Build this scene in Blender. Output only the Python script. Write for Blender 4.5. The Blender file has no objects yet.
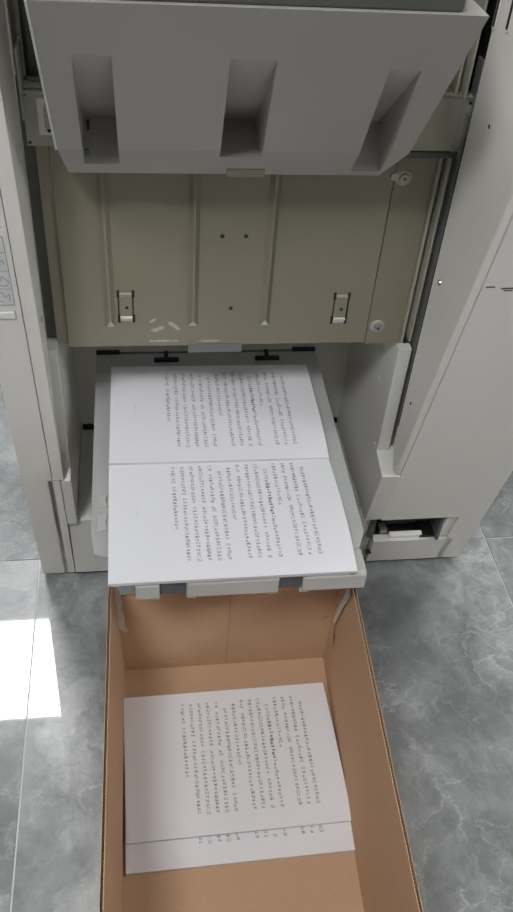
import bpy, bmesh, math, random
from mathutils import Vector, Matrix
random.seed(7)
S = bpy.context.scene
COL = S.collection

# ------------------------------------------------------------------ camera
YAW, PITCH, ROLL, FPX = 0.1784, 0.7479, 0.0886, 855.73
fwd = Vector((math.sin(YAW)*math.cos(PITCH), math.cos(YAW)*math.cos(PITCH), -math.sin(PITCH)))
rt = Vector((math.cos(YAW), -math.sin(YAW), 0)); up = rt.cross(fwd)
r2 = math.cos(ROLL)*rt + math.sin(ROLL)*up
u2 = -math.sin(ROLL)*rt + math.cos(ROLL)*up
cd = bpy.data.cameras.new('camera'); cam = bpy.data.objects.new('camera', cd); COL.objects.link(cam)
m = Matrix((r2, u2, -fwd)).transposed().to_4x4(); m.translation = (0.183, -0.9839, 1.1548)
cam.matrix_world = m
cd.sensor_fit = 'VERTICAL'; cd.sensor_height = 24.0; cd.lens = FPX*24.0/912; cd.clip_start = 0.02
S.camera = cam

# ------------------------------------------------------------------ world, exposure
w = bpy.data.worlds.new('world'); S.world = w; w.use_nodes = True
w.node_tree.nodes['Background'].inputs[0].default_value = (0.8, 0.87, 1, 1)
w.node_tree.nodes['Background'].inputs[1].default_value = 0.4
S.view_settings.view_transform = 'Standard'; S.view_settings.look = 'None'
S.view_settings.gamma = 1; S.view_settings.use_curve_mapping = False
S.view_settings.exposure = 1.02
PANEL_STRENGTH = 22.0

# ------------------------------------------------------------------ helpers
def srgb(r, g, b):
    f = lambda c: (c/255/12.92) if c/255 <= .04045 else ((c/255+.055)/1.055)**2.4
    return (f(r), f(g), f(b), 1)

def mat(name, col, rough=.5, var=.06, scale=30, bump=0.0, bscale=400, metal=0, spec=.5, stretch=None):
    m = bpy.data.materials.new(name); m.use_nodes = True
    nt = m.node_tree; N = nt.nodes; L = nt.links; b = N['Principled BSDF']
    b.inputs['Roughness'].default_value = rough; b.inputs['Metallic'].default_value = metal
    b.inputs['Specular IOR Level'].default_value = spec
    g = N.new('ShaderNodeNewGeometry'); src = g.outputs['Position']
    if stretch:
        mp = N.new('ShaderNodeMapping'); mp.inputs['Scale'].default_value = stretch
        L.new(src, mp.inputs['Vector']); src = mp.outputs[0]
    n = N.new('ShaderNodeTexNoise'); n.inputs['Scale'].default_value = scale; n.inputs['Detail'].default_value = 5
    L.new(src, n.inputs['Vector'])
    mx = N.new('ShaderNodeMixRGB'); mx.inputs[1].default_value = tuple(c*(1-var) for c in col[:3])+(1,)
    mx.inputs[2].default_value = tuple(min(1, c*(1+var)) for c in col[:3])+(1,)
    L.new(n.outputs['Fac'], mx.inputs[0]); L.new(mx.outputs[0], b.inputs['Base Color'])
    if bump:
        n2 = N.new('ShaderNodeTexNoise'); n2.inputs['Scale'].default_value = bscale
        L.new(src, n2.inputs['Vector'])
        bp = N.new('ShaderNodeBump'); bp.inputs['Strength'].default_value = bump; bp.inputs['Distance'].default_value = .001
        L.new(n2.outputs['Fac'], bp.inputs['Height']); L.new(bp.outputs[0], b.inputs['Normal'])
    return m

def obj(name, me, m=None, parent=None):
    o = bpy.data.objects.new(name, me); COL.objects.link(o)
    if m is not None and not me.materials: me.materials.append(m)
    if parent: o.parent = parent
    return o

def mesh(name, vs, fs):
    me = bpy.data.meshes.new(name); me.from_pydata([tuple(v) for v in vs], [], fs); me.update()
    bm = bmesh.new(); bm.from_mesh(me); bmesh.ops.recalc_face_normals(bm, faces=bm.faces); bm.to_mesh(me); bm.free()
    return me

class MB:
    """collects closed solids into one part mesh"""
    def __init__(s): s.v = []; s.f = []
    def solid(s, vs, fs):
        k = len(s.v); s.v += [tuple(v) for v in vs]; s.f += [[i+k for i in f] for f in fs]; return s
    def box(s, x0, x1, y0, y1, z0, z1):
        return s.prism([(y0, z0), (y1, z0), (y1, z1), (y0, z1)], x0, x1)
    def prism(s, prof, x0, x1):           # profile in (y,z), extruded along x
        n = len(prof); vs = [(x0, y, z) for y, z in prof]+[(x1, y, z) for y, z in prof]
        fs = [list(range(n)), list(range(2*n-1, n-1, -1))]+[[i, (i+1) % n, n+(i+1) % n, n+i] for i in range(n)]
        return s.solid(vs, fs)
    def prismz(s, prof, z0, z1):          # profile in (x,y), extruded along z
        n = len(prof); vs = [(x, y, z0) for x, y in prof]+[(x, y, z1) for x, y in prof]
        fs = [list(range(n)), list(range(2*n-1, n-1, -1))]+[[i, (i+1) % n, n+(i+1) % n, n+i] for i in range(n)]
        return s.solid(vs, fs)
    def prismy(s, prof, y0, y1):          # profile in (x,z), extruded along y
        n = len(prof); vs = [(x, y0, z) for x, z in prof]+[(x, y1, z) for x, z in prof]
        fs = [list(range(n)), list(range(2*n-1, n-1, -1))]+[[i, (i+1) % n, n+(i+1) % n, n+i] for i in range(n)]
        return s.solid(vs, fs)
    def cyl(s, c, ax, r, h, n=16, r1=None):
        c = Vector(c); ax = Vector(ax).normalized(); a = ax.orthogonal().normalized(); b = ax.cross(a)
        r1 = r if r1 is None else r1
        vs = [c+r*(math.cos(t)*a+math.sin(t)*b) for t in [2*math.pi*i/n for i in range(n)]]
        vs += [c+h*ax+r1*(math.cos(t)*a+math.sin(t)*b) for t in [2*math.pi*i/n for i in range(n)]]
        fs = [list(range(n)), list(range(2*n-1, n-1, -1))]+[[i, (i+1) % n, n+(i+1) % n, n+i] for i in range(n)]
        return s.solid(vs, fs)
    def build(s, name, m, parent=None, bevel=0, seg=2):
        o = obj(name, mesh(name, s.v, s.f), m, parent)
        if bevel:
            b = o.modifiers.new('bevel', 'BEVEL'); b.width = bevel; b.segments = seg; b.limit_method = 'ANGLE'
            b.angle_limit = math.radians(35)
        return o

def empty(name, loc, label, cat, group=None):
    o = bpy.data.objects.new(name, None); COL.objects.link(o); o.empty_display_size = .1
    o['label'] = label; o['category'] = cat
    if group: o['group'] = group
    o['_origin'] = loc
    return o

def struct(o, label=None):
    o['kind'] = 'structure'
    if label: o['label'] = label
    return o

# ------------------------------------------------------------------ materials
M = {}
M['cover'] = mat('cover_plastic', srgb(222, 219, 213), .42, .02, 8, .05, 900)
M['inner'] = mat('inner_plastic', srgb(214, 213, 207), .45, .03, 10, .05, 900)
M['tray'] = mat('tray_plastic', srgb(174, 170, 164), .5, .02, 10, .06, 1200)
M['olive'] = mat('olive_steel', srgb(136, 130, 112), .45, .03, 25)
M['olive_light'] = mat('bracket_steel', srgb(168, 166, 150), .4, .03, 25)
M['steel'] = mat('zinc_steel', srgb(170, 172, 168), .3, .05, 40, metal=.7)
M['dark'] = mat('dark_void', srgb(26, 27, 27), .6, .1, 40)
M['black'] = mat('black_rubber', srgb(18, 18, 19), .6, .1, 40)
M['teal'] = mat('dark_green_grey_steel', srgb(84, 86, 80), .4, .06, 40)
M['white'] = mat('white_plastic', srgb(226, 225, 220), .4, .02, 30)
M['roller'] = mat('dark_grey_plastic', srgb(92, 94, 100), .5, .05, 40)
M['lip'] = mat('tray_lip_plastic', srgb(186, 186, 182), .45, .03, 20)
M['platform'] = mat('platform_plastic', srgb(178, 180, 178), .5, .03, 12)
M['label'] = mat('label_film', srgb(205, 206, 205), .35, .01, 20)
M['ink'] = mat('grey_print', srgb(158, 160, 162), .6, .05, 60)
M['text'] = mat('black_print', srgb(108, 108, 113), .8, .25, 300)
M['paper'] = mat('white_paper', srgb(238, 238, 241), .75, .008, 15, .05, 600, spec=.2)
M['pile'] = mat('paper_edges', srgb(205, 206, 208), .9, .14, 60, .25, 900, spec=.1, stretch=(.2, .2, 40))
M['tape'] = mat('milky_tape', srgb(116, 117, 112), .35, .05, 60)
M['pen'] = mat('pen_mark', srgb(72, 72, 74), .7, .1, 200)
M['torn'] = mat('torn_liner', srgb(216, 206, 192), .9, .15, 90, .4, 500)
M['flute'] = mat('corrugated_flute', srgb(168, 138, 112), .9, .12, 200)
M['wall'] = mat('painted_wall', srgb(226, 227, 226), .8, .01, 3)
M['ceil'] = mat('ceiling_board', srgb(232, 232, 230), .9, .01, 3)
M['grout'] = mat('pale_grout', srgb(206, 208, 208), .5, .05, 30)
M['frame'] = mat('white_metal_frame', srgb(230, 230, 230), .4, .01, 10)

def card_mat():
    m = mat('brown_cardboard', srgb(199, 166, 136), .85, .05, 9, .12, 260, spec=.15)
    nt = m.node_tree; N = nt.nodes; L = nt.links
    b = N['Principled BSDF']; prev = b.inputs['Base Color'].links[0].from_socket
    g = N.new('ShaderNodeNewGeometry'); n = N.new('ShaderNodeTexNoise')
    n.inputs['Scale'].default_value = 500; n.inputs['Detail'].default_value = 3
    L.new(g.outputs['Position'], n.inputs['Vector'])
    r = N.new('ShaderNodeValToRGB'); r.color_ramp.elements[0].color = (.88, .88, .88, 1); r.color_ramp.elements[1].color = (1.08, 1.08, 1.08, 1)
    L.new(n.outputs['Fac'], r.inputs[0])
    x = N.new('ShaderNodeMixRGB'); x.blend_type = 'MULTIPLY'; x.inputs[0].default_value = 1
    L.new(prev, x.inputs[1]); L.new(r.outputs[0], x.inputs[2]); L.new(x.outputs[0], b.inputs['Base Color'])
    return m
M['card'] = card_mat()

def marble():
    m = bpy.data.materials.new('grey_marble_tile'); m.use_nodes = True
    nt = m.node_tree; N = nt.nodes; L = nt.links; b = N['Principled BSDF']
    b.inputs['Roughness'].default_value = .09; b.inputs['IOR'].default_value = 1.5
    g = N.new('ShaderNodeNewGeometry'); oi = N.new('ShaderNodeObjectInfo')
    mu = N.new('ShaderNodeVectorMath'); mu.operation = 'SCALE'; mu.inputs[0].default_value = (37, 61, 13)
    L.new(oi.outputs['Random'], mu.inputs['Scale'])
    ad = N.new('ShaderNodeVectorMath'); L.new(g.outputs['Position'], ad.inputs[0]); L.new(mu.outputs[0], ad.inputs[1])
    def noise(scale, det=6, rough=.6, dist=0, vec=None, st=None):
        n = N.new('ShaderNodeTexNoise'); n.inputs['Scale'].default_value = scale; n.inputs['Detail'].default_value = det
        n.inputs['Roughness'].default_value = rough; n.inputs['Distortion'].default_value = dist
        v = vec or ad.outputs[0]
        if st:
            mp = N.new('ShaderNodeMapping'); mp.inputs['Scale'].default_value = st; mp.inputs['Rotation'].default_value = (0, 0, .35)
            L.new(v, mp.inputs['Vector']); v = mp.outputs[0]
        L.new(v, n.inputs['Vector']); return n.outputs['Fac']
    def ramp(src, pts):
        r = N.new('ShaderNodeValToRGB'); e = r.color_ramp.elements
        while len(e) < len(pts): e.new(.5)
        for k, (p, c) in enumerate(pts): e[k].position = p; e[k].color = c if len(c) == 4 else (*c, 1)
        L.new(src, r.inputs[0]); return r.outputs[0]
    def mix(kind, fac, a, c):
        x = N.new('ShaderNodeMixRGB'); x.blend_type = kind
        if isinstance(fac, float): x.inputs[0].default_value = fac
        else: L.new(fac, x.inputs[0])
        for i, s in ((1, a), (2, c)):
            if isinstance(s, tuple): x.inputs[i].default_value = s
            else: L.new(s, x.inputs[i])
        return x.outputs[0]
    b.inputs['Roughness'].default_value = .34; b.inputs['Coat Weight'].default_value = 1.0; b.inputs['Coat Roughness'].default_value = .03; b.inputs['Coat IOR'].default_value = 1.5
    # crackle of thin pale veins: warped cells
    wn = N.new('ShaderNodeTexNoise'); wn.inputs['Scale'].default_value = 6; wn.inputs['Detail'].default_value = 6; wn.inputs['Roughness'].default_value = .65
    L.new(ad.outputs[0], wn.inputs['Vector'])
    ws = N.new('ShaderNodeVectorMath'); ws.operation = 'SCALE'; ws.inputs['Scale'].default_value = .2; L.new(wn.outputs['Color'], ws.inputs[0])
    wa = N.new('ShaderNodeVectorMath'); L.new(ad.outputs[0], wa.inputs[0]); L.new(ws.outputs[0], wa.inputs[1])
    cloud = ramp(noise(3.6, 9, .62, 0, vec=wa.outputs[0], st=(1.2, .85, 1)), [(.36, srgb(106, 109, 109)), (.5, srgb(138, 141, 141)), (.64, srgb(178, 181, 180))])
    mid = ramp(noise(13, 10, .75, 0, vec=wa.outputs[0]), [(.38, (.78, .78, .78)), (.52, (1, 1, 1)), (.64, (1.18, 1.18, 1.18))])
    col = mix('MULTIPLY', 1.0, cloud, mid)
    vc_ = N.new('ShaderNodeTexVoronoi'); vc_.inputs['Scale'].default_value = 11; L.new(wa.outputs[0], vc_.inputs['Vector'])
    bw = N.new('ShaderNodeRGBToBW'); L.new(vc_.outputs['Color'], bw.inputs[0])
    col = mix('MULTIPLY', 1.0, col, ramp(bw.outputs[0], [(.2, (.92, .92, .92)), (.8, (1.06, 1.06, 1.06))]))
    def crack(scale, wd, lo, hi, gs):
        v = N.new('ShaderNodeTexVoronoi'); v.feature = 'DISTANCE_TO_EDGE'; v.inputs['Scale'].default_value = scale; L.new(wa.outputs[0], v.inputs['Vector'])
        e = ramp(v.outputs['Distance'], [(0, (1, 1, 1)), (wd, (.25, .25, .25)), (wd*3, (0, 0, 0))])
        g_ = ramp(noise(gs, 4, .6), [(lo, (0, 0, 0)), (hi, (1, 1, 1))])
        return mix('MULTIPLY', 1.0, e, g_)
    def amt(src, k):
        q = N.new('ShaderNodeMath'); q.operation = 'MULTIPLY'; q.inputs[1].default_value = k; L.new(src, q.inputs[0]); return q.outputs[0]
    col = mix('MIX', amt(crack(5, .012, .45, .62, 5), .4), col, srgb(214, 217, 215))
    col = mix('MIX', amt(crack(17, .022, .46, .62, 6), .4), col, srgb(206, 209, 207))
    col = mix('MIX', amt(crack(8, .016, .48, .62, 4), .35), col, srgb(92, 96, 96))
    dk = ramp(noise(2.6, 7, .62, .5, st=(1.6, .7, 1)), [(.47, (0, 0, 0)), (.5, (1, 1, 1)), (.53, (0, 0, 0))])
    col = mix('MIX', amt(dk, .3), col, srgb(98, 102, 102))
    L.new(col, b.inputs['Base Color'])
    return m
M['marble'] = marble()

def plate_mat():
    """olive painted steel with bare scuffs near the lower edge"""
    m = mat('scuffed_olive_steel', srgb(136, 130, 112), .42, .03, 25)
    nt = m.node_tree; N = nt.nodes; L = nt.links; b = N['Principled BSDF']
    prev = b.inputs['Base Color'].links[0].from_socket
    g = N.new('ShaderNodeNewGeometry')
    def blob(c, s, rot):
        mp = N.new('ShaderNodeMapping'); mp.vector_type = 'TEXTURE'
        mp.inputs['Location'].default_value = c; mp.inputs['Rotation'].default_value = (0, rot, 0); mp.inputs['Scale'].default_value = s
        L.new(g.outputs['Position'], mp.inputs['Vector'])
        gr = N.new('ShaderNodeTexGradient'); gr.gradient_type = 'SPHERICAL'; L.new(mp.outputs[0], gr.inputs[0]); return gr.outputs['Fac']
    ms = None
    for c, s, r in (((.228, -.05, .512), (.022, .05, .007), .75), ((.205, -.05, .508), (.02, .05, .008), -.3),
                    ((.215, -.05, .489), (.05, .05, .0035), 0), ((.275, -.05, .488), (.03, .05, .003), 0), ((.20, -.05, .521), (.012, .05, .004), -.6)):
        f = blob(c, s, r)
        if ms is None: ms = f
        else:
            x = N.new('ShaderNodeMath'); x.operation = 'MAXIMUM'; L.new(ms, x.inputs[0]); L.new(f, x.inputs[1]); ms = x.outputs[0]
    n = N.new('ShaderNodeTexNoise'); n.inputs['Scale'].default_value = 170; n.inputs['Detail'].default_value = 4; L.new(g.outputs['Position'], n.inputs['Vector'])
    mu = N.new('ShaderNodeMath'); mu.operation = 'MULTIPLY'; L.new(ms, mu.inputs[0]); L.new(n.outputs['Fac'], mu.inputs[1])
    r = N.new('ShaderNodeValToRGB'); r.color_ramp.elements[0].position = .24; r.color_ramp.elements[1].position = .38; L.new(mu.outputs[0], r.inputs[0])
    x = N.new('ShaderNodeMixRGB'); x.inputs[2].default_value = srgb(186, 182, 168); L.new(r.outputs[0], x.inputs[0]); L.new(prev, x.inputs[1])
    L.new(x.outputs[0], b.inputs['Base Color'])
    return m
M['plate'] = plate_mat()

def emit(name, col, s):
    m = bpy.data.materials.new(name); m.use_nodes = True; b = m.node_tree.nodes['Principled BSDF']
    b.inputs['Emission Color'].default_value = col; b.inputs['Emission Strength'].default_value = s
    b.inputs['Base Color'].default_value = (.8, .8, .8, 1)
    return m
M['led'] = emit('led_diffuser', (.985, .985, 1, 1), PANEL_STRENGTH)

# ------------------------------------------------------------------ room
RX0, RX1, RY0, RY1, RH = -4.0, 4.8, -4.8, 3.2, 2.7
floor = struct(MB().box(RX0, RX1, RY0, RY1, -.03, -.0015).build('floor', M['grout']), 'grey marble tile floor with pale grout')
T = .8; G = .0013
tme = mesh('tile', *(lambda b: (b.v, b.f))(MB().box(G, T-G, G, T-G, -.012, 0)))
tme.materials.append(M['marble'])
for i in range(-5, 6):
    for j in range(-6, 4):
        o = obj('tile', tme, None, floor); o.location = (i*T, j*T, 0)
struct(MB().box(RX0, RX1, RY0, RY1, RH+.02, RH+.08).build('ceiling', M['ceil']), 'white ceiling')
struct(MB().box(RX0-.1, RX0, RY0, RY1, 0, RH+.02).build('wall_left', M['wall']), 'white painted wall')
struct(MB().box(RX1, RX1+.1, RY0, RY1, 0, RH+.02).build('wall_right', M['wall']), 'white painted wall')
struct(MB().box(RX0-.1, RX1+.1, RY1, RY1+.1, 0, RH+.02).build('wall_back', M['wall']), 'white painted wall')
struct(MB().box(RX0-.1, RX1+.1, RY0-.1, RY0, 0, RH+.02).build('wall_front', M['wall']), 'white painted wall')
for x, xn in ((-.535, 'on the machine side'), (3.0, 'at the far right')):
    for y, nm in ((1.58, 'behind the machine'), (-1.66, 'above the photographer')):
        e = empty('ceiling_light', None, 'square white LED ceiling panel %s, %s' % (nm, xn), 'ceiling light', 'ceiling light panels')
        e.location = (x, y, RH)
        MB().box(-.29, .29, -.29, .29, -.004, .004).build('diffuser', M['led'], e)
        f = MB()
        for s in (-1, 1):
            f.box(min(s*.29, s*.305), max(s*.29, s*.305), -.305, .305, -.01, .02)
            f.box(-.29, .29, min(s*.29, s*.305), max(s*.29, s*.305), -.01, .02)
        f.build('frame', M['frame'], e)

# ------------------------------------------------------------------ the machine
mach = empty('print_stacker', None, 'light grey floor-standing print stacker with open paper compartment', 'printer')
SL, SR = .15, .23
def yl(z): return -.0415-.168*(z-.012)
def yr(z): return -.0495-.242*(z-.012)
ZT = 1.06; YB = .55

# left cover
c = MB()
ZB = .012
c.prism([(yl(ZB), ZB), (yl(ZT), ZT), (-.088, ZT), (-.088, .31), (-.03, .25), (-.03, ZB)], .009, .0505)
c.box(.009, .062, -.031, YB, ZB, ZT)
c.prism([(yl(ZB), ZB), (yl(.272), .272), (-.06, .272), (-.03, .2), (-.03, ZB)], .044, .0612)
lc = c.build('front_cover', M['cover'], mach)
tr = MB().prism([(yl(.274), .274), (yl(ZT), ZT), (-.086, ZT), (-.086, .274)], .0514, .0670)
tro = tr.build('edge_trim', M['cover'], lc, .004, 3)
tro['label'] = 'bevelled inner edge of the front cover'
# label and latch on left cover
def lquad(name, m, x0, x1, z0, z1, t=.0006, par=None, b=0):
    k = MB(); n = .0002
    k.prism([(yl(z0)-t, z0), (yl(z1)-t, z1), (yl(z1)+.002, z1), (yl(z0)+.002, z0)], x0, x1)
    return k.build(name, m, par or lc, b)
lb = lquad('warning_label', M['label'], .005+.008, .0450, .607, .70); lb['label'] = 'printed instruction label with line drawings'
def lmark(pts, wdt, par):
    k = MB()
    for (xa, za), (xb, zb) in zip(pts[:-1], pts[1:]):
        dx, dz = xb-xa, zb-za; l = math.hypot(dx, dz) or 1; nx, nz = -dz/l*wdt/2, dx/l*wdt/2
        q = [(xa+nx, za+nz), (xb+nx, zb+nz), (xb-nx, zb-nz), (xa-nx, za-nz)]
        vs = [(x, yl(z)-.0009, z) for x, z in q]+[(x, yl(z)-.0003, z) for x, z in q]
        k.solid(vs, [[0, 1, 2, 3], [7, 6, 5, 4], [0, 4, 5, 1], [1, 5, 6, 2], [2, 6, 7, 3], [3, 7, 4, 0]])
    return k.build('drawing', M['ink'], par)
lmark([(.012, .607), (.0447, .607), (.0447, .70), (.012, .70)], .0008, lb)
lmark([(.012, .680), (.0447, .680)], .0007, lb)
lmark([(.012, .655), (.0447, .655)], .0007, lb)
lmark([(.012, .630), (.0447, .630)], .0007, lb)
lmark([(.026, .668), (.031, .673), (.030, .664), (.035, .672), (.034, .662), (.040, .671), (.041, .664)], .001, lb)
lmark([(.024, .652), (.032, .646), (.030, .636), (.040, .634), (.043, .640), (.036, .648), (.034, .641)], .001, lb)
lmark([(.028, .622), (.033, .626), (.036, .618), (.041, .623), (.040, .613)], .001, lb)
lmark([(.022, .618), (.028, .612), (.033, .612)], .001, lb)
lt = lquad('latch_window', M['ink'], .012, .0445, .5845, .5985, .0005, None, .002)
lquad('latch_tab', M['white'], .012, .0432, .5856, .5974, .0022, lt, .002)
lmark([(.012, .712), (.046, .712)], .0006, lc).name = 'panel_seam'
MB().box(.0668, .0674, -.108, -.104, .56, .567).build('slot_hole', M['dark'], lc)
# grey inner face line of left rail channel
# right cover
c = MB()
c.prism([(yr(.155), .155), (yr(ZT), ZT), (-.085, ZT), (-.085, .287), (-.06, .287), (-.06, .155)], .5578, .731)
c.prism([(yr(ZB), ZB), (yr(.082), .082), (-.03, .082), (-.03, ZB)], .562, .70)
c.prism([(yr(ZB), ZB), (yr(.155), .155), (-.03, .155), (-.03, ZB)], .6885, .731)
c.box(.62, .730, -.070, YB, .155, ZT)
c.box(.70, .730, -.04, YB, ZB, .155)
c.box(.56, .70, .03, YB, ZB, .155)
rc = c.build('front_cover', M['cover'], mach)
tr = MB().prism([(yr(.288), .288), (yr(ZT), ZT), (-.085, ZT), (-.085, .32), (-.1, .288)], .548, .5582)
tro = tr.build('edge_trim', M['cover'], rc, .004, 3); tro['label'] = 'bevelled inner edge of the front cover'
# inner base step below the trims
def base_step(xa, xb, yf, zt):
    return MB().prism([(yf(.158), .158), (yf(zt), zt), (-.066, zt+.012), (-.05, zt+.012), (-.05, .158)], xa, xb).build('base_step', M['inner'], mach, .0012)
base_step(.530, .5595, yr, .285)
base_step(.0622, .0770, yl, .270)
# flanges above the steps
fl = MB().box(.5306, .549, -.070, -.055, .280, .483).build('flange', M['inner'], mach, .001)
fl2 = MB().box(.0615, .0765, -.068, -.053, .28, .489).build('flange', M['inner'], mach, .001)
# holes/screws on right cover inner side (x = .548)
def side_disc(name, y, z, r, m, par, x=.548, h=.0012, dirx=-1):
    return MB().cyl((x, y, z), (dirx, 0, 0), r, h, 14, r*.8).build(name, m, par)
side_disc('screw_hole', -.143, .818, .003, M['dark'], rc)
MB().cyl((.5476, -.143, .818), (-1, 0, 0), .0045, .0006, 14).build('hole_rim', M['white'], rc)
side_disc('screw', -.112, .613, .0042, M['steel'], rc, h=.002)
side_disc('screw_hole', -.113, .423, .002, M['dark'], rc)
def slot(y, z0, z1, par):
    o = MB().prism([(y-.004, z0), (y+.001, z0-.003), (y+.004, z0), (y+.004, z1), (y-.004, z1)], .5468, .5479).build('slot_rim', M['white'], par)
    MB().box(.5462, .5472, y-.0022, y+.0022, z0+.001, z1).build('slot_hole', M['dark'], o)
slot(-.092, .898, .96, rc); slot(-.127, .906, .96, rc)
side_disc('screw', -.015, .393, .005, M['white'], mach, .53)
side_disc('screw', -.062, .203, .005, M['white'], mach, .53)
# pen marks on the right cover
def rmark(x0, x1, z, wd, sl=0):
    k = MB(); k.solid([(x0, yr(z)-.0005, z-wd), (x1, yr(z+sl)-.0005, z-wd+sl), (x1, yr(z+sl)-.0005, z+wd+sl), (x0, yr(z)-.0005, z+wd),
                       (x0, yr(z)+.0005, z-wd), (x1, yr(z+sl)+.0005, z-wd+sl), (x1, yr(z+sl)+.0005, z+wd+sl), (x0, yr(z)+.0005, z+wd)],
                      [[0, 1, 2, 3], [7, 6, 5, 4], [0, 4, 5, 1], [1, 5, 6, 2], [2, 6, 7, 3], [3, 7, 4, 0]])
    return k.build('pen_mark', M['pen'], rc)
rmark(.5615, .572, .667, .0007); rmark(.580, .602, .6645, .0009, .001); rmark(.584, .594, .6615, .0006)

# compartment walls, floor, back
MB().box(.5309, .545, -.0560, .158, .16, .477).build('side_wall', M['inner'], mach)
MB().box(.0630, .0762, -.0535, .158, .16, .489).build('side_wall', M['inner'], mach)
MB().box(.0625, .556, .156, .175, .02, .80).build('back_wall', M['inner'], mach)
MB().box(.0770, .530, -.052, .156, .150, .160).build('compartment_floor', M['inner'], mach)
bs = MB().prism([(-.0425, ZB), (-.058, .158), (-.03, .158), (-.03, ZB)], .0622, .5605).build('base_panel', M['inner'], mach, .0015)
MB().cyl((.098, -.0535, .118), (0, -1, 0), .002, .001, 10).build('screw_hole', M['pen'], bs)
for x in (.03, .08, .50, .70):
    MB().cyl((x, 0.02, 0), (0, 0, 1), .018, .013, 16).build('foot', M['black'], mach)
MB().box(.02, .72, .0, .5, .004, .03).build('underframe', M['black'], mach)
MB().box(.080, .100, .150, .156, .162, .170).build('gap_strip', M['black'], mach)
MB().box(.500, .528, .150, .156, .162, .170).build('gap_strip', M['black'], mach)

# open hatch at lower right
h = MB(); h.box(.556, .700, .0, .012, .04, .155)
hb = h.build('hatch_recess', M['dark'], mach); hb['label'] = 'open service recess in the lower right cover'
MB().box(.5515, .562, -.056, .0, .082, .155).build('recess_wall', M['teal'], hb)
MB().box(.556, .69, -.05, .0, .078, .0825).build('recess_floor', M['black'], hb)
MB().prism([(yr(.085)+.004, .085), (yr(.152)+.004, .152), (-.03, .152), (-.03, .085)], .6725, .6885).build('recess_side', M['white'], hb, .001)
MB().prism([(-.058, .083), (-.0625, .085), (-.0625, .093), (-.054, .094), (-.054, .083)], .588, .645).build('connector', M['white'], hb, .002)
MB().box(.575, .588, -.050, -.03, .083, .092).build('connector_clip', M['steel'], hb, .001)
MB().prism([(-.062, .083), (-.064, .090), (-.03, .090), (-.03, .083)], .641, .670).build('socket', M['black'], hb)
fr = MB(); fr.box(.590, .598, -.03, -.022, .083, .152); fr.box(.667, .6725, -.07, -.03, .083, .152); fr.box(.598, .667, -.03, -.022, .083, .092)
fr.build('inner_frame', M['roller'], hb, .001)
MB().prismy([(.610, .100), (.630, .096), (.655, .100), (.668, .106), (.650, .112), (.630, .113), (.614, .110)], -.016, -.004).build('cable_bundle', M['tray'], hb, .003)
MB().cyl((.556, -.056, .045), (1, 0, 0), .004, .008, 12).build('pin', M['black'], mach)

# ---- lift frame and olive plate
PY = -.050
lf = MB(); lf.box(.488, .5355, PY+.002, PY+.012, .478, .82); lf.box(.076, .092, PY+.003, PY+.012, .486, .82); lf.box(.076, .535, -.03, -.02, .60, .75)
lfo = lf.build('back_frame', M['olive'], mach)
def bolt(x, z, y, par):
    o = MB().cyl((x, y, z), (0, -1, 0), .0105, .0022, 24, .0085).build('bolt', M['olive_light'], par)
    MB().cyl((x, y-.0022, z), (0, -1, 0), .006, .003, 20, .005).build('bolt_head', M['steel'], o)
    MB().cyl((x, y-.0052, z), (0, -1, 0), .0022, .0006, 12).build('bolt_socket', M['teal'], o)
bolt(.4985, .718, PY+.002, lfo); bolt(.5015, .506, PY+.002, lfo)
# guide rails right
MB().box(.5365, .5395, PY-.004, PY+.012, .478, .9).build('guide_rail', M['olive_light'], mach)
MB().box(.5395, .5445, PY+.006, PY+.012, .478, .9).build('guide_channel', M['olive'], mach)
MB().box(.5450, .5475, PY-.012, PY+.012, .49, .95).build('guide_rail', M['olive_light'], mach)
MB().box(.5475, .62, PY+.03, PY+.036, .30, ZT).build('slot_backing', M['dark'], mach)
MB().box(.5525, .5545, PY-.02, PY+.03, .31, .8).build('guide_rail', M['steel'], mach)
MB().box(.0625, .0765, PY+.010, PY+.014, .49, .82).build('guide_channel', M['teal'], mach)
MB().box(.0700, .0715, PY-.008, PY+.010, .76, .86).build('guide_rail', M['steel'], mach)
# upper interior seen beside the tray
MB().box(.0625, .60, .06, .066, .70, ZT).build('upper_back_panel', M['teal'], mach)
MB().box(.0765, .0850, -.02, .02, .80, ZT).build('upper_rail', M['teal'], mach)
MB().box(.508, .5165, -.02, .02, .80, ZT).build('upper_rail', M['olive_light'], mach)
MB().box(.534, .5405, -.02, .02, .80, ZT).build('upper_rail', M['teal'], mach)
MB().box(.5480, .5560, -.03, .02, .80, ZT).build('upper_rail', M['olive_light'], mach)

# plate with embossed ribs
pl = MB().box(.0905, .4865, PY, PY+.0025, .481, .80).build('lift_plate', M['plate'], mach, .0008)
def rib(x):
    wv, d, z0, z1 = .0068, .0075, .517, .80; y = PY
    vs = [(x-wv, y, z1), (x-.0012, y-d, z1), (x+.0012, y-d, z1), (x+wv, y, z1),
          (x-wv, y, z0-.004), (x-.0012, y-d, z0+.0085), (x+.0012, y-d, z0+.0085), (x+wv, y, z0-.004)]
    k = MB(); k.solid(vs, [[0, 1, 5, 4], [1, 2, 6, 5], [2, 3, 7, 6], [0, 3, 2, 1], [0, 4, 7, 3]])
    o = k.build('rib', M['olive'], pl)
    k = MB(); k.solid([(x-wv*.85, y-.0004, z0-.0045), (x+wv*.85, y-.0004, z0-.0045), (x, y-d-.0004, z0+.009), (x-wv*.85, y+.001, z0-.0045), (x+wv*.85, y+.001, z0-.0045), (x, y+.001, z0+.009)],
                      [[0, 1, 2], [5, 4, 3], [0, 3, 4, 1], [1, 4, 5, 2], [2, 5, 3, 0]])
    k.build('lit_rib_end', M['white'], o)  # white colour paints in light bounced up from the sheets
for x in (.146, .2515, .3455): rib(x)
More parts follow.
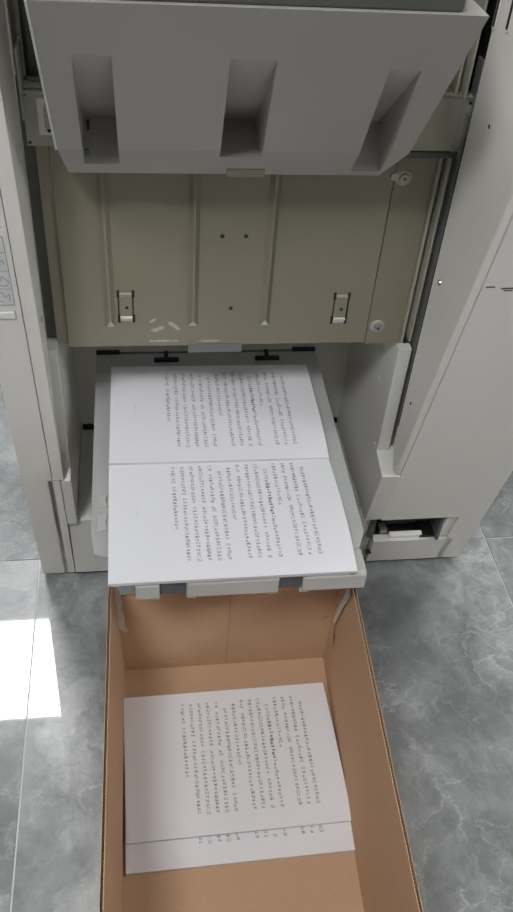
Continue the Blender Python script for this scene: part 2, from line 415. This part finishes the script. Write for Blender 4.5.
def tab(x0, x1, z0, z1, rt):
    o = MB().box(x0+.003, x1-.003, PY-.0025, PY, z0+.006, z1-.004).build('latch_tab', M['olive'], pl, .0008)
    MB().prism([(PY-.0008, z0+.001), (PY-.006, z0+.0095), (PY, z0+.0105)], x0+.0035, x1-.0035).build('tab_hook', M['white'], o)  # lower hook coloured white for the sheet light it catches from below
    MB().prism([(PY-.0008, z1-.010), (PY-.005, z1-.003), (PY, z1-.002)], x0+.0035, x1-.0035).build('tab_hook', M['olive_light'], o)
    for xa in (x0, x1-.003):
        for za, zb in ((z0-.001, z0+.011), (z1-.009, z1+.001)):
            MB().box(xa, xa+.003, PY-.0008, PY+.001, za, zb).build('slot_hole', M['dark'], o)
    MB().box(x0+.001, x0+.0022, PY-.0006, PY+.001, z0+.01, z1-.008).build('slot_hole', M['dark'], o)
    xr = x1-.0028 if not rt else x1-.003
    MB().box(xr, xr+(.0012 if not rt else .0025), PY-.0006, PY+.001, z0+.01, z1-.008).build('slot_hole', M['dark'], o)
    MB().cyl((.5*(x0+x1)+.001, PY-.0025, .5*(z0+z1)), (0, -1, 0), .0022, .0005, 12).build('screw_hole', M['dark'], o)
tab(.1555, .1775, .520, .566, False); tab(.4345, .4565, .514, .560, True)
for x, z in ((.2855, .642), (.3145, .642), (.3005, .539)):
    MB().cyl((x, PY, z), (0, -1, 0), .0026, .0005, 12).build('screw_hole', M['dark'], pl)
tp = MB().box(.246, .318, PY-.0012, PY-.0002, .470, .4835).build('tape_strip', M['tape'], pl); tp['label'] = 'strip of milky tape on the plate edge'

# ---- brackets carrying the upper tray
def bracket(x0, x1, left):
    y = -.060
    b = MB(); b.box(x0, x1, y, y+.003, .755, .817); b.box(x0, x1, y, y+.02, .8145, .8175)
    o = b.build('tray_bracket', M['olive_light'], mach, .0006)
    xe = x0 if left else x1
    MB().box(xe-.0012, xe+.0012, y-.006, y+.012, .785 if left else .775, .857).build('bracket_flange', M['steel'], o)
    for z in (.759, .8105):
        MB().cyl((xe+(.003 if left else -.003), y, z), (0, -1, 0), .0018, .0006, 10).build('screw_hole', M['dark'], o)
    MB().box(x0, x1, y-.0012, y+.0005, .8105 if left else .8135, .8135 if left else .816).build('bracket_edge', M['steel'], o)
    return o
bl = bracket(.0695, .125, True); br = bracket(.43, .5575, False)
k = MB().box(.0835, .118, -.0635, -.060, .768, .8075).build('catch_plate', M['white'], bl, .0012)
MB().box(.0905, .110, -.0655, -.0635, .776, .799).build('catch_cover', M['olive_light'], k, .0015)
for z in (.7735, .8015):
    MB().box(.0925, .0965, -.0645, -.0634, z-.0015, z+.0015).build('slot_hole', M['dark'], k)
MB().box(.44, .5575, -.062, -.054, .748, .7545).build('bracket_edge', M['teal'], br)

# ---- upper tray: overhanging end with three finger recesses
X0, X1 = .108, .466
Tp, Cp, Bp = (-.2784, .960), (-.147, .790), (-.100, .744)
def face_pt(z): t = (z-Cp[1])/(Tp[1]-Cp[1]); return (Cp[0]+t*(Tp[0]-Cp[0]), z)
def bev_pt(z): t = (z-Bp[1])/(Cp[1]-Bp[1]); return (Bp[0]+t*(Cp[0]-Bp[0]), z)
recs = [(.134, .1675, .909, .7625), (.267, .3095, .909, .779), (.405, .444, .903, .753)]
rs = [(.1345, .1670, .132, .168), (.2655, .3055, .270, .313), (.405, .4335, .4165, .450)]  # x at top / bottom of each recess
Dp = (-.083, .797)
vs, fs = [], []
def V(x, p): vs.append((x, p[0], p[1])); return len(vs)-1
def F(*a): fs.append(list(a))
NB = (.276, .325)   # notch in the lower edge
back = (-.066, .744); backt = (-.066, .960)
xa = [V(X0, Tp), V(X0, Cp), V(X0+.006, Bp)]
leftcol = xa
prevcol = xa
for i, ((tl, tr_, bl_, br_), (_, _, zt, zb)) in enumerate(zip(rs, recs)):
    ft, bb, D = face_pt(zt), bev_pt(zb), Dp
    xl_c = tl+(bl_-tl)*(zt-Cp[1])/(zt-zb); xr_c = tr_+(br_-tr_)*(zt-Cp[1])/(zt-zb)
    def col(xt, xc, xb):
        return dict(T=V(xt, Tp), t=V(xt, ft), C=V(xc, Cp), b=V(xb, bb), B=V(xb, Bp))
    l, r = col(tl, xl_c, bl_), col(tr_, xr_c, br_)
    Dl, Dr = V(tl+(bl_-tl)*.8, D), V(tr_+(br_-tr_)*.8, D)
    P = prevcol
    F(P[0], l['T'], l['t'], l['C'], P[1]); F(P[1], l['C'], l['b'], l['B'], P[2])
    F(l['T'], r['T'], r['t'], l['t'])                 # above recess
    F(l['b'], r['b'], r['B'], l['B'])                 # below recess
    F(l['t'], r['t'], Dr, Dl)                         # ramp
    F(Dl, Dr, r['b'], l['b'])                         # floor
    F(l['t'], Dl, l['b'], l['C']); F(r['t'], r['C'], r['b'], Dr)
    # right column reversed polygon order for the next panel: t,C and b,B edges
    prevcol = None
    nxt = r
    if i < 2:
        # start next panel with polygons that include the recess edge vertices
        (tl2, tr2, bl2, br2), (_, _, zt2, zb2) = rs[i+1], recs[i+1]
        xm_t, xm_c, xm_b = .5*(tr_+tl2), .5*(xr_c+tl2), .5*(br_+bl2)
        mcol = [V(xm_t, Tp), V(xm_c, Cp), V(xm_b, Bp)]
        F(r['T'], mcol[0], mcol[1], r['C'], r['t']); F(r['C'], mcol[1], mcol[2], r['B'], r['b'])
        prevcol = mcol
    else:
        e = [V(X1, Tp), V(X1, Cp), V(X1-.014, Bp)]
        F(r['T'], e[0], e[1], r['C'], r['t']); F(r['C'], e[1], e[2], r['B'], r['b'])
        rightcol = e
# top, back, sides, bottom
tl_, tr__ = V(X0, backt), V(X1, backt); bl__, br__ = V(X0, back), V(X1, back)
bml, bmr = V(X0, (-.066, .79)), V(X1, (-.066, .79))
F(leftcol[0], leftcol[1], bml, tl_); F(rightcol[0], tr__, bmr, rightcol[1])
F(leftcol[1], leftcol[2], bl__, bml); F(rightcol[1], bmr, br__, rightcol[2])
F(tl_, bml, bmr, tr__); F(bml, bl__, br__, bmr)
F(leftcol[0], tl_, tr__, rightcol[0]); F(leftcol[2], rightcol[2], br__, bl__)
tme_ = mesh('upper_tray', vs, fs)
bm = bmesh.new(); bm.from_mesh(tme_); bmesh.ops.remove_doubles(bm, verts=bm.verts, dist=1e-6); bm.to_mesh(tme_); bm.free()
ut = obj('upper_tray', tme_, M['tray'], mach); ut['label'] = 'grey plastic upper tray end with three finger recesses'
bv = ut.modifiers.new('bevel', 'BEVEL'); bv.width = .0025; bv.segments = 3; bv.limit_method = 'ANGLE'; bv.angle_limit = math.radians(30)
# notch cover, top deck, painted edge highlight and small clips on the tray
MB().prism([(-.106, .7435), (-.113, .7555), (-.080, .7555), (-.080, .7435)], .281, .322).build('edge_notch', M['olive'], ut, .0008)
MB().prism([(Tp[0]+.006, Tp[1]), (Tp[0]+.003, Tp[1]+.012), (Tp[0]+.03, Tp[1]+.03), (-.066, 1.01), (-.066, Tp[1])], X0+.01, X1-.02).build('top_deck', M['teal'], ut, .002)
MB().box(.1335, .1375, -.121, -.117, .772, .778).build('clip', M['roller'], ut, .0005)
MB().box(.1365, .1395, -.118, -.112, .797, .806).build('clip', M['dark'], ut, .0005)
MB().prism([(-.2800, .960), (-.149, .790), (-.144, .790), (-.2750, .960)], X0-.0018, X0).build('edge_highlight', M['white'], ut)  # white sliver paints the highlight along the tray's left edge
MB().cyl((.474, -.085, .738), (0, -1, 0), .0045, .006, 14).build('pivot_pin', M['olive_light'], ut)

# ---- lower tray (platform under the sheets)
PZ = .3545
p_ = MB(); p_.prismz([(.1145, .106), (.1145, -.262), (.119, -.297), (.150, -.307), (.445, -.307), (.457, -.28), (.460, .106)], PZ-.008, PZ)
lo = p_.build('lower_tray', M['platform'], mach, .0015); lo['label'] = 'grey lower tray carrying the printed sheets'
MB().box(.117, .457, -.27, .10, PZ-.028, PZ-.008).build('tray_support', M['platform'], lo)
def lip(x0, x1, m, d=0, nm='lip_segment'):
    return MB().prism([(-.307, PZ-.037), (-.337+d, PZ-.036), (-.347+d, PZ-.030), (-.347+d, PZ-.006), (-.343+d, PZ-.002-d*.3), (-.307, PZ-.002-d*.3)], x0, x1).build(nm, m, lo, .0015)
def foot(x, o): MB().prism([(-.338, PZ-.044), (-.345, PZ-.034), (-.327, PZ-.034), (-.327, PZ-.044)], x-.005, x+.005).build('lip_foot', M['lip'], o, .0008)
a = lip(.1675, .196, M['lip']); foot(.190, a)
lip(.196, .228, M['roller'], .006, 'roller_cover')
a = lip(.228, .3395, M['lip']); foot(.2345, a); foot(.332, a)
lip(.3395, .369, M['roller'], .006, 'roller_cover')
a = lip(.369, .4475, M['lip']); foot(.373, a)
MB().box(.425, .432, -.3475, -.341, PZ-.002, PZ+.0005).build('edge_stop', M['roller'], lo)
# white clips on the left margin, dark clips at the rear
for y0, y1 in ((-.222, -.200), (-.262, -.236)):
    cl = MB().prismz([(.121, y0), (.1350, y0), (.1325, .5*(y0+y1)), (.1350, y1), (.121, y1), (.1235, .5*(y0+y1))], PZ, PZ+.003).build('paper_clip', M['lip'], lo, .0008)
for x in (.222, .379):
    cl = MB(); cl.box(x-.019, x+.019, .082, .089, PZ, PZ+.005); cl.box(x-.003, x+.003, .087, .106, PZ, PZ+.005)
    cl.build('rear_stop', M['black'], lo, .0006)
for x0, x1 in ((.115, .151), (.422, .459)):
    MB().box(x0, x1, .104, .112, PZ, PZ+.004).build('rear_stop', M['black'], lo, .0006)
MB().box(.116, .459, .1065, .112, PZ-.02, PZ-.001).build('rear_edge', M['roller'], lo)

# ------------------------------------------------------------------ printed sheets
W, D = .297, .210
def glyphs(n=48):
    g = []
    for k in range(n):
        st = []
        for v in random.sample((.08, .3, .52, .74, .94), random.randint(2, 4)):      # horizontal strokes
            a = random.uniform(.02, .25); b = random.uniform(.72, .98); st.append((a, v, b, v))
        for u in random.sample((.12, .35, .5, .7, .9), random.randint(1, 3)):         # vertical strokes
            a = random.uniform(.02, .35); b = random.uniform(.65, .98); st.append((u, a, u, b))
        if random.random() < .5: st.append((.5, .5, random.choice((.05, .95)), .05))
        g.append(st)
    return g
GL = glyphs()
NL = 15
def layout(seed):
    rnd = random.Random(seed); L_ = []
    for i in range(NL):
        s, e = 0, 31
        if i in (0, 4, 9): s = 2
        if i in (3, 8): e = rnd.randint(14, 26)
        if i == NL-1: e = 21
        L_.append((s, e, [rnd.randrange(len(GL)) if rnd.random() > .035 else -1 for _ in range(32)]))
    return L_
PAGE = layout(3)
def sheet_stack(name, label, x0, y0, th, ztop, thick, lift=.006, seed=1, text_dx=0):
    """A4 landscape stack: u along +x, v from the front edge (0) to the rear (1)"""
    e = empty(name, None, label, 'paper', 'printed sheets')
    c, s = math.cos(th), math.sin(th)
    rnd = random.Random(seed)
    def hz(u, v):
        b = lift*max(0, (u-.55)/.45)**2*math.sin(math.pi*min(1, max(0, v))**.75)
        return ztop+b+.0012*math.sin(2.2*u+seed)*math.sin(3*v)
    def P(u, v, dz=0): return (x0+c*u*W-s*v*D, y0+s*u*W+c*v*D, hz(u, v)+dz)
    nu, nv = 28, 20
    def grid_solid(t, off, base=None, jit=0):
        vs, fs = [], []
        for j in range(nv+1):
            for i in range(nu+1): vs.append(P(i/nu, j/nv, off))
        n = len(vs)
        for j in range(nv+1):
            for i in range(nu+1):
                q = P(i/nu, j/nv, off); vs.append((q[0], q[1], q[2]-t) if base is None else (q[0], q[1], base))
        idx = lambda i, j, k=0: j*(nu+1)+i+k*n
        for j in range(nv):
            for i in range(nu):
                fs.append([idx(i, j), idx(i+1, j), idx(i+1, j+1), idx(i, j+1)])
                fs.append([idx(i, j, 1), idx(i, j+1, 1), idx(i+1, j+1, 1), idx(i+1, j, 1)])
        for i in range(nu):
            fs.append([idx(i, 0), idx(i, 0, 1), idx(i+1, 0, 1), idx(i+1, 0)]); fs.append([idx(i, nv), idx(i+1, nv), idx(i+1, nv, 1), idx(i, nv, 1)])
        for j in range(nv):
            fs.append([idx(0, j), idx(0, j+1), idx(0, j+1, 1), idx(0, j, 1)]); fs.append([idx(nu, j), idx(nu, j, 1), idx(nu, j+1, 1), idx(nu, j+1)])
        return vs, fs
    vs, fs = grid_solid(.0003, 0); ts = obj('top_sheet', mesh('top_sheet', vs, fs), M['paper'], e)
    for f in ts.data.polygons: f.use_smooth = False
    vs, fs = grid_solid(0, -.0005, ztop-thick); obj('sheet_pile', mesh('sheet_pile', vs, fs), M['pile'], e)
    # printed lines: each text line runs from the rear to the front, first line at the right
    tv, tf = [], []
    pitch = .00535; ch = .0044; cw = .0051; lp = .0123
    def stroke(ua, va, ub, vb, wd):
        dx, dy = ub-ua, vb-va; l = math.hypot(dx, dy) or 1; nx, ny = -dy/l*wd/2, dx/l*wd/2
        k = len(tv)
        for (a, b) in ((ua+nx, va+ny), (ub+nx, vb+ny), (ub-nx, vb-ny), (ua-nx, va-ny)): tv.append(P(a/W, b/D, .0002))
        tf.append([k, k+1, k+2, k+3])
    for i, (s0, e0, ids) in enumerate(PAGE):
        uc = .262-i*lp+text_dx
        for q in range(s0, e0):
            gi = ids[q]
            if gi < 0: continue
            vc = D-.020-q*pitch
            bold = (i == 4 and 6 < q < 18)
            for (a, b, a2, b2) in GL[gi]:
                # glyph rotated a quarter turn clockwise: reading direction is towards the front
                stroke(uc+(b-.5)*cw, vc-(a-.5)*ch, uc+(b2-.5)*cw, vc-(a2-.5)*ch, .00075 if bold else .00045)
    for q in range(3):
        stroke(.035, .118-q*.005, .038 if q == 1 else .0355, .116-q*.005, .0004)
    me = bpy.data.meshes.new('printed_text'); me.from_pydata(tv, [], tf); me.update()
    t = obj('printed_text', me, M['text'], ts); t['kind'] = 'stuff'
    return e
sheet_stack('paper_stack', 'white printed sheets at the back of the lower tray, overlapping the front ones', .1365, -.150, -.010, .3645, .0040, .006, 2, -.008)
sheet_stack('paper_stack', 'white printed sheets at the front of the lower tray, hanging over the cardboard box', .1365, -.3490, .002, .3600, .0047, .009, 5, -.006)
sheet_stack('paper_stack', 'upper stack of white printed sheets lying in the cardboard box', .1440, -.5124, .012, .0365, .0045, .006, 3, -.006)
sheet_stack('paper_stack', 'lower stack of white printed sheets in the box, peeking out in front', .1430, -.5480, .010, .0310, .0055, .001, 4, -.006)

# ------------------------------------------------------------------ cardboard box
box = empty('cardboard_box', None, 'open brown corrugated cardboard box on the floor under the tray', 'box')
BZ = .27; TK = .0042
RL, RR, FL, FR = Vector((.144, -.2475)), Vector((.4485, -.2475)), Vector((.1365, -.76)), Vector((.4295, -.775))
def wall(name, a, b, outn, top, label=None, flare=0.0, steps=40):
    """corrugated wall from a to b; top(t) gives the rim height; two liners with a fluted core between"""
    d = (b-a); l = d.length; d = d/l; n = Vector(outn)
    def pt(t, off, z): q = a+d*(t*l)+n*(off+flare*z/BZ); return (q.x, q.y, z)
    k = MB()
    for o0, o1 in ((0, .0007), (TK-.0007, TK)):
        vs, fs = [], []
        for i in range(steps+1):
            t = i/steps; z = top(t)+random.uniform(-.0006, .0006)
            vs += [pt(t, o0, .004), pt(t, o1, .004), pt(t, o1, z), pt(t, o0, z)]
        for i in range(steps):
            q = 4*i
            for e in range(4): fs.append([q+e, q+(e+1) % 4, q+4+(e+1) % 4, q+4+e])
        fs += [[0, 1, 2, 3], [4*steps+3, 4*steps+2, 4*steps+1, 4*steps]]
        k.solid(vs, fs)
    w_ = k.build(name, M['card'], box)
    if label: w_['label'] = label
    vs, fs = [], []; nf = int(l/.0038)*2
    for i in range(nf+1):
        t = i/nf; o = .0009 if i % 2 else TK-.0009; z = top(t)-.0006
        vs += [pt(t, o, .004), pt(t, o, z)]
    for i in range(nf): fs.append([2*i, 2*i+2, 2*i+3, 2*i+1])
    me = bpy.data.meshes.new('corrugated_core'); me.from_pydata(vs, [], fs); me.update()
    obj('corrugated_core', me, M['flute'], w_)
    return w_
def topL(t):  # t=0 rear
    return BZ if t > .085 else .235+(BZ-.235)*(t/.085)+random.uniform(-.004, .004)
def topR(t): return BZ if t > .04 else .235+(BZ-.235)*(t/.04)+random.uniform(-.004, .004)
wall('side_panel', RL, FL, (-1, 0), topL, flare=.008)
wall('side_panel', RR, FR, (1, 0), topR, flare=.003)
def topB(t): return .205+.006*math.sin(9*t)+(.004 if .1 < t < .9 else -.004)
rw = wall('end_panel', Vector((.1400, -.2470)), Vector((.4525, -.2470)), (0, 1), topB)
wall('end_panel', Vector((.132, -.768)), Vector((.433, -.768)), (0, -1), lambda t: BZ)
bt = MB().prismz([(.141, -.2478), (.4515, -.2478), (.432, -.767), (.132, -.767)], .0212, .0250).build('bottom_panel', M['card'], box)
MB().prismz([(.141, -.2478), (.4515, -.2478), (.432, -.767), (.132, -.767)], .0006, .0040).build('bottom_flap', M['card'], box)
# crease of the end panel
MB().box(.2965, .2974, -.2476, -.2468, .027, .20).build('fold_crease', M['flute'], rw)
def ribbon(name, pts, wd, m, par, t=.0008):
    k = MB(); vs, fs = [], []
    for i, (p, side) in enumerate(pts):
        p = Vector(p); sd = Vector(side).normalized()*wd*(.6+.8*random.random())/2
        vs += [p-sd, p+sd, p+sd+Vector((0, -t, t)), p-sd+Vector((0, -t, t))]
    for i in range(len(pts)-1):
        q = 4*i
        for e in range(4): fs.append([q+e, q+(e+1) % 4, q+4+(e+1) % 4, q+4+e])
    fs += [[0, 1, 2, 3], [len(vs)-1, len(vs)-2, len(vs)-3, len(vs)-4]]
    return k.solid(vs, fs).build(name, m, par)
ribbon('torn_strip', [((.1400, -.2520, .232), (1, .2, 0)), ((.1405, -.2530, .215), (1, 0, .3)), ((.1425, -.2535, .198), (1, .1, 0)), ((.1415, -.2535, .183), (1, 0, -.2)), ((.1440, -.2540, .168), (1, 0, .1)), ((.1432, -.2540, .152), (1, .1, .2)), ((.1462, -.2550, .140), (1, 0, .5)), ((.1515, -.2560, .136), (.5, 0, 1))], .0075, M['torn'], box)
ribbon('torn_strip', [((.4465, -.3040, .262), (0, 1, .4)), ((.4462, -.2960, .240), (0, 1, .5)), ((.4458, -.2900, .218), (0, 1, .3)), ((.4462, -.2830, .198), (0, 1, .6)), ((.4458, -.2785, .178), (0, 1, .3)), ((.4460, -.2730, .160), (0, 1, .5)), ((.4455, -.2700, .148), (0, .6, 1))], .010, M['torn'], box)
ribbon('tear', [((.4462, -.2720, .150), (0, 1, 0)), ((.4462, -.2790, .140), (0, 1, .3)), ((.4462, -.2830, .128), (0, 1, 0)), ((.4462, -.2880, .116), (0, 1, 0))], .003, M['roller'], box)
ribbon('tear', [((.4475, -.2480, .129), (0, 0, 1)), ((.4420, -.2482, .132), (.2, 0, 1)), ((.4360, -.2482, .130), (0, 0, 1))], .002, M['flute'], box)

# origins of the things sit at their bases
def rebase(e, loc):
    e.location = loc
    for ch in e.children: ch.matrix_parent_inverse = Matrix.Translation(Vector(loc)).inverted()
rebase(mach, (.37, 0, 0)); rebase(box, (.29, -.5, 0))
for o in list(bpy.data.objects):
    if o.type == 'EMPTY' and '_origin' in o:
        del o['_origin']
    if o.name.startswith('paper_stack') and o.type == 'EMPTY':
        vs = [v.co for ch in o.children for v in ch.data.vertices]
        rebase(o, (sum(v.x for v in vs)/len(vs), sum(v.y for v in vs)/len(vs), min(v.z for v in vs)))
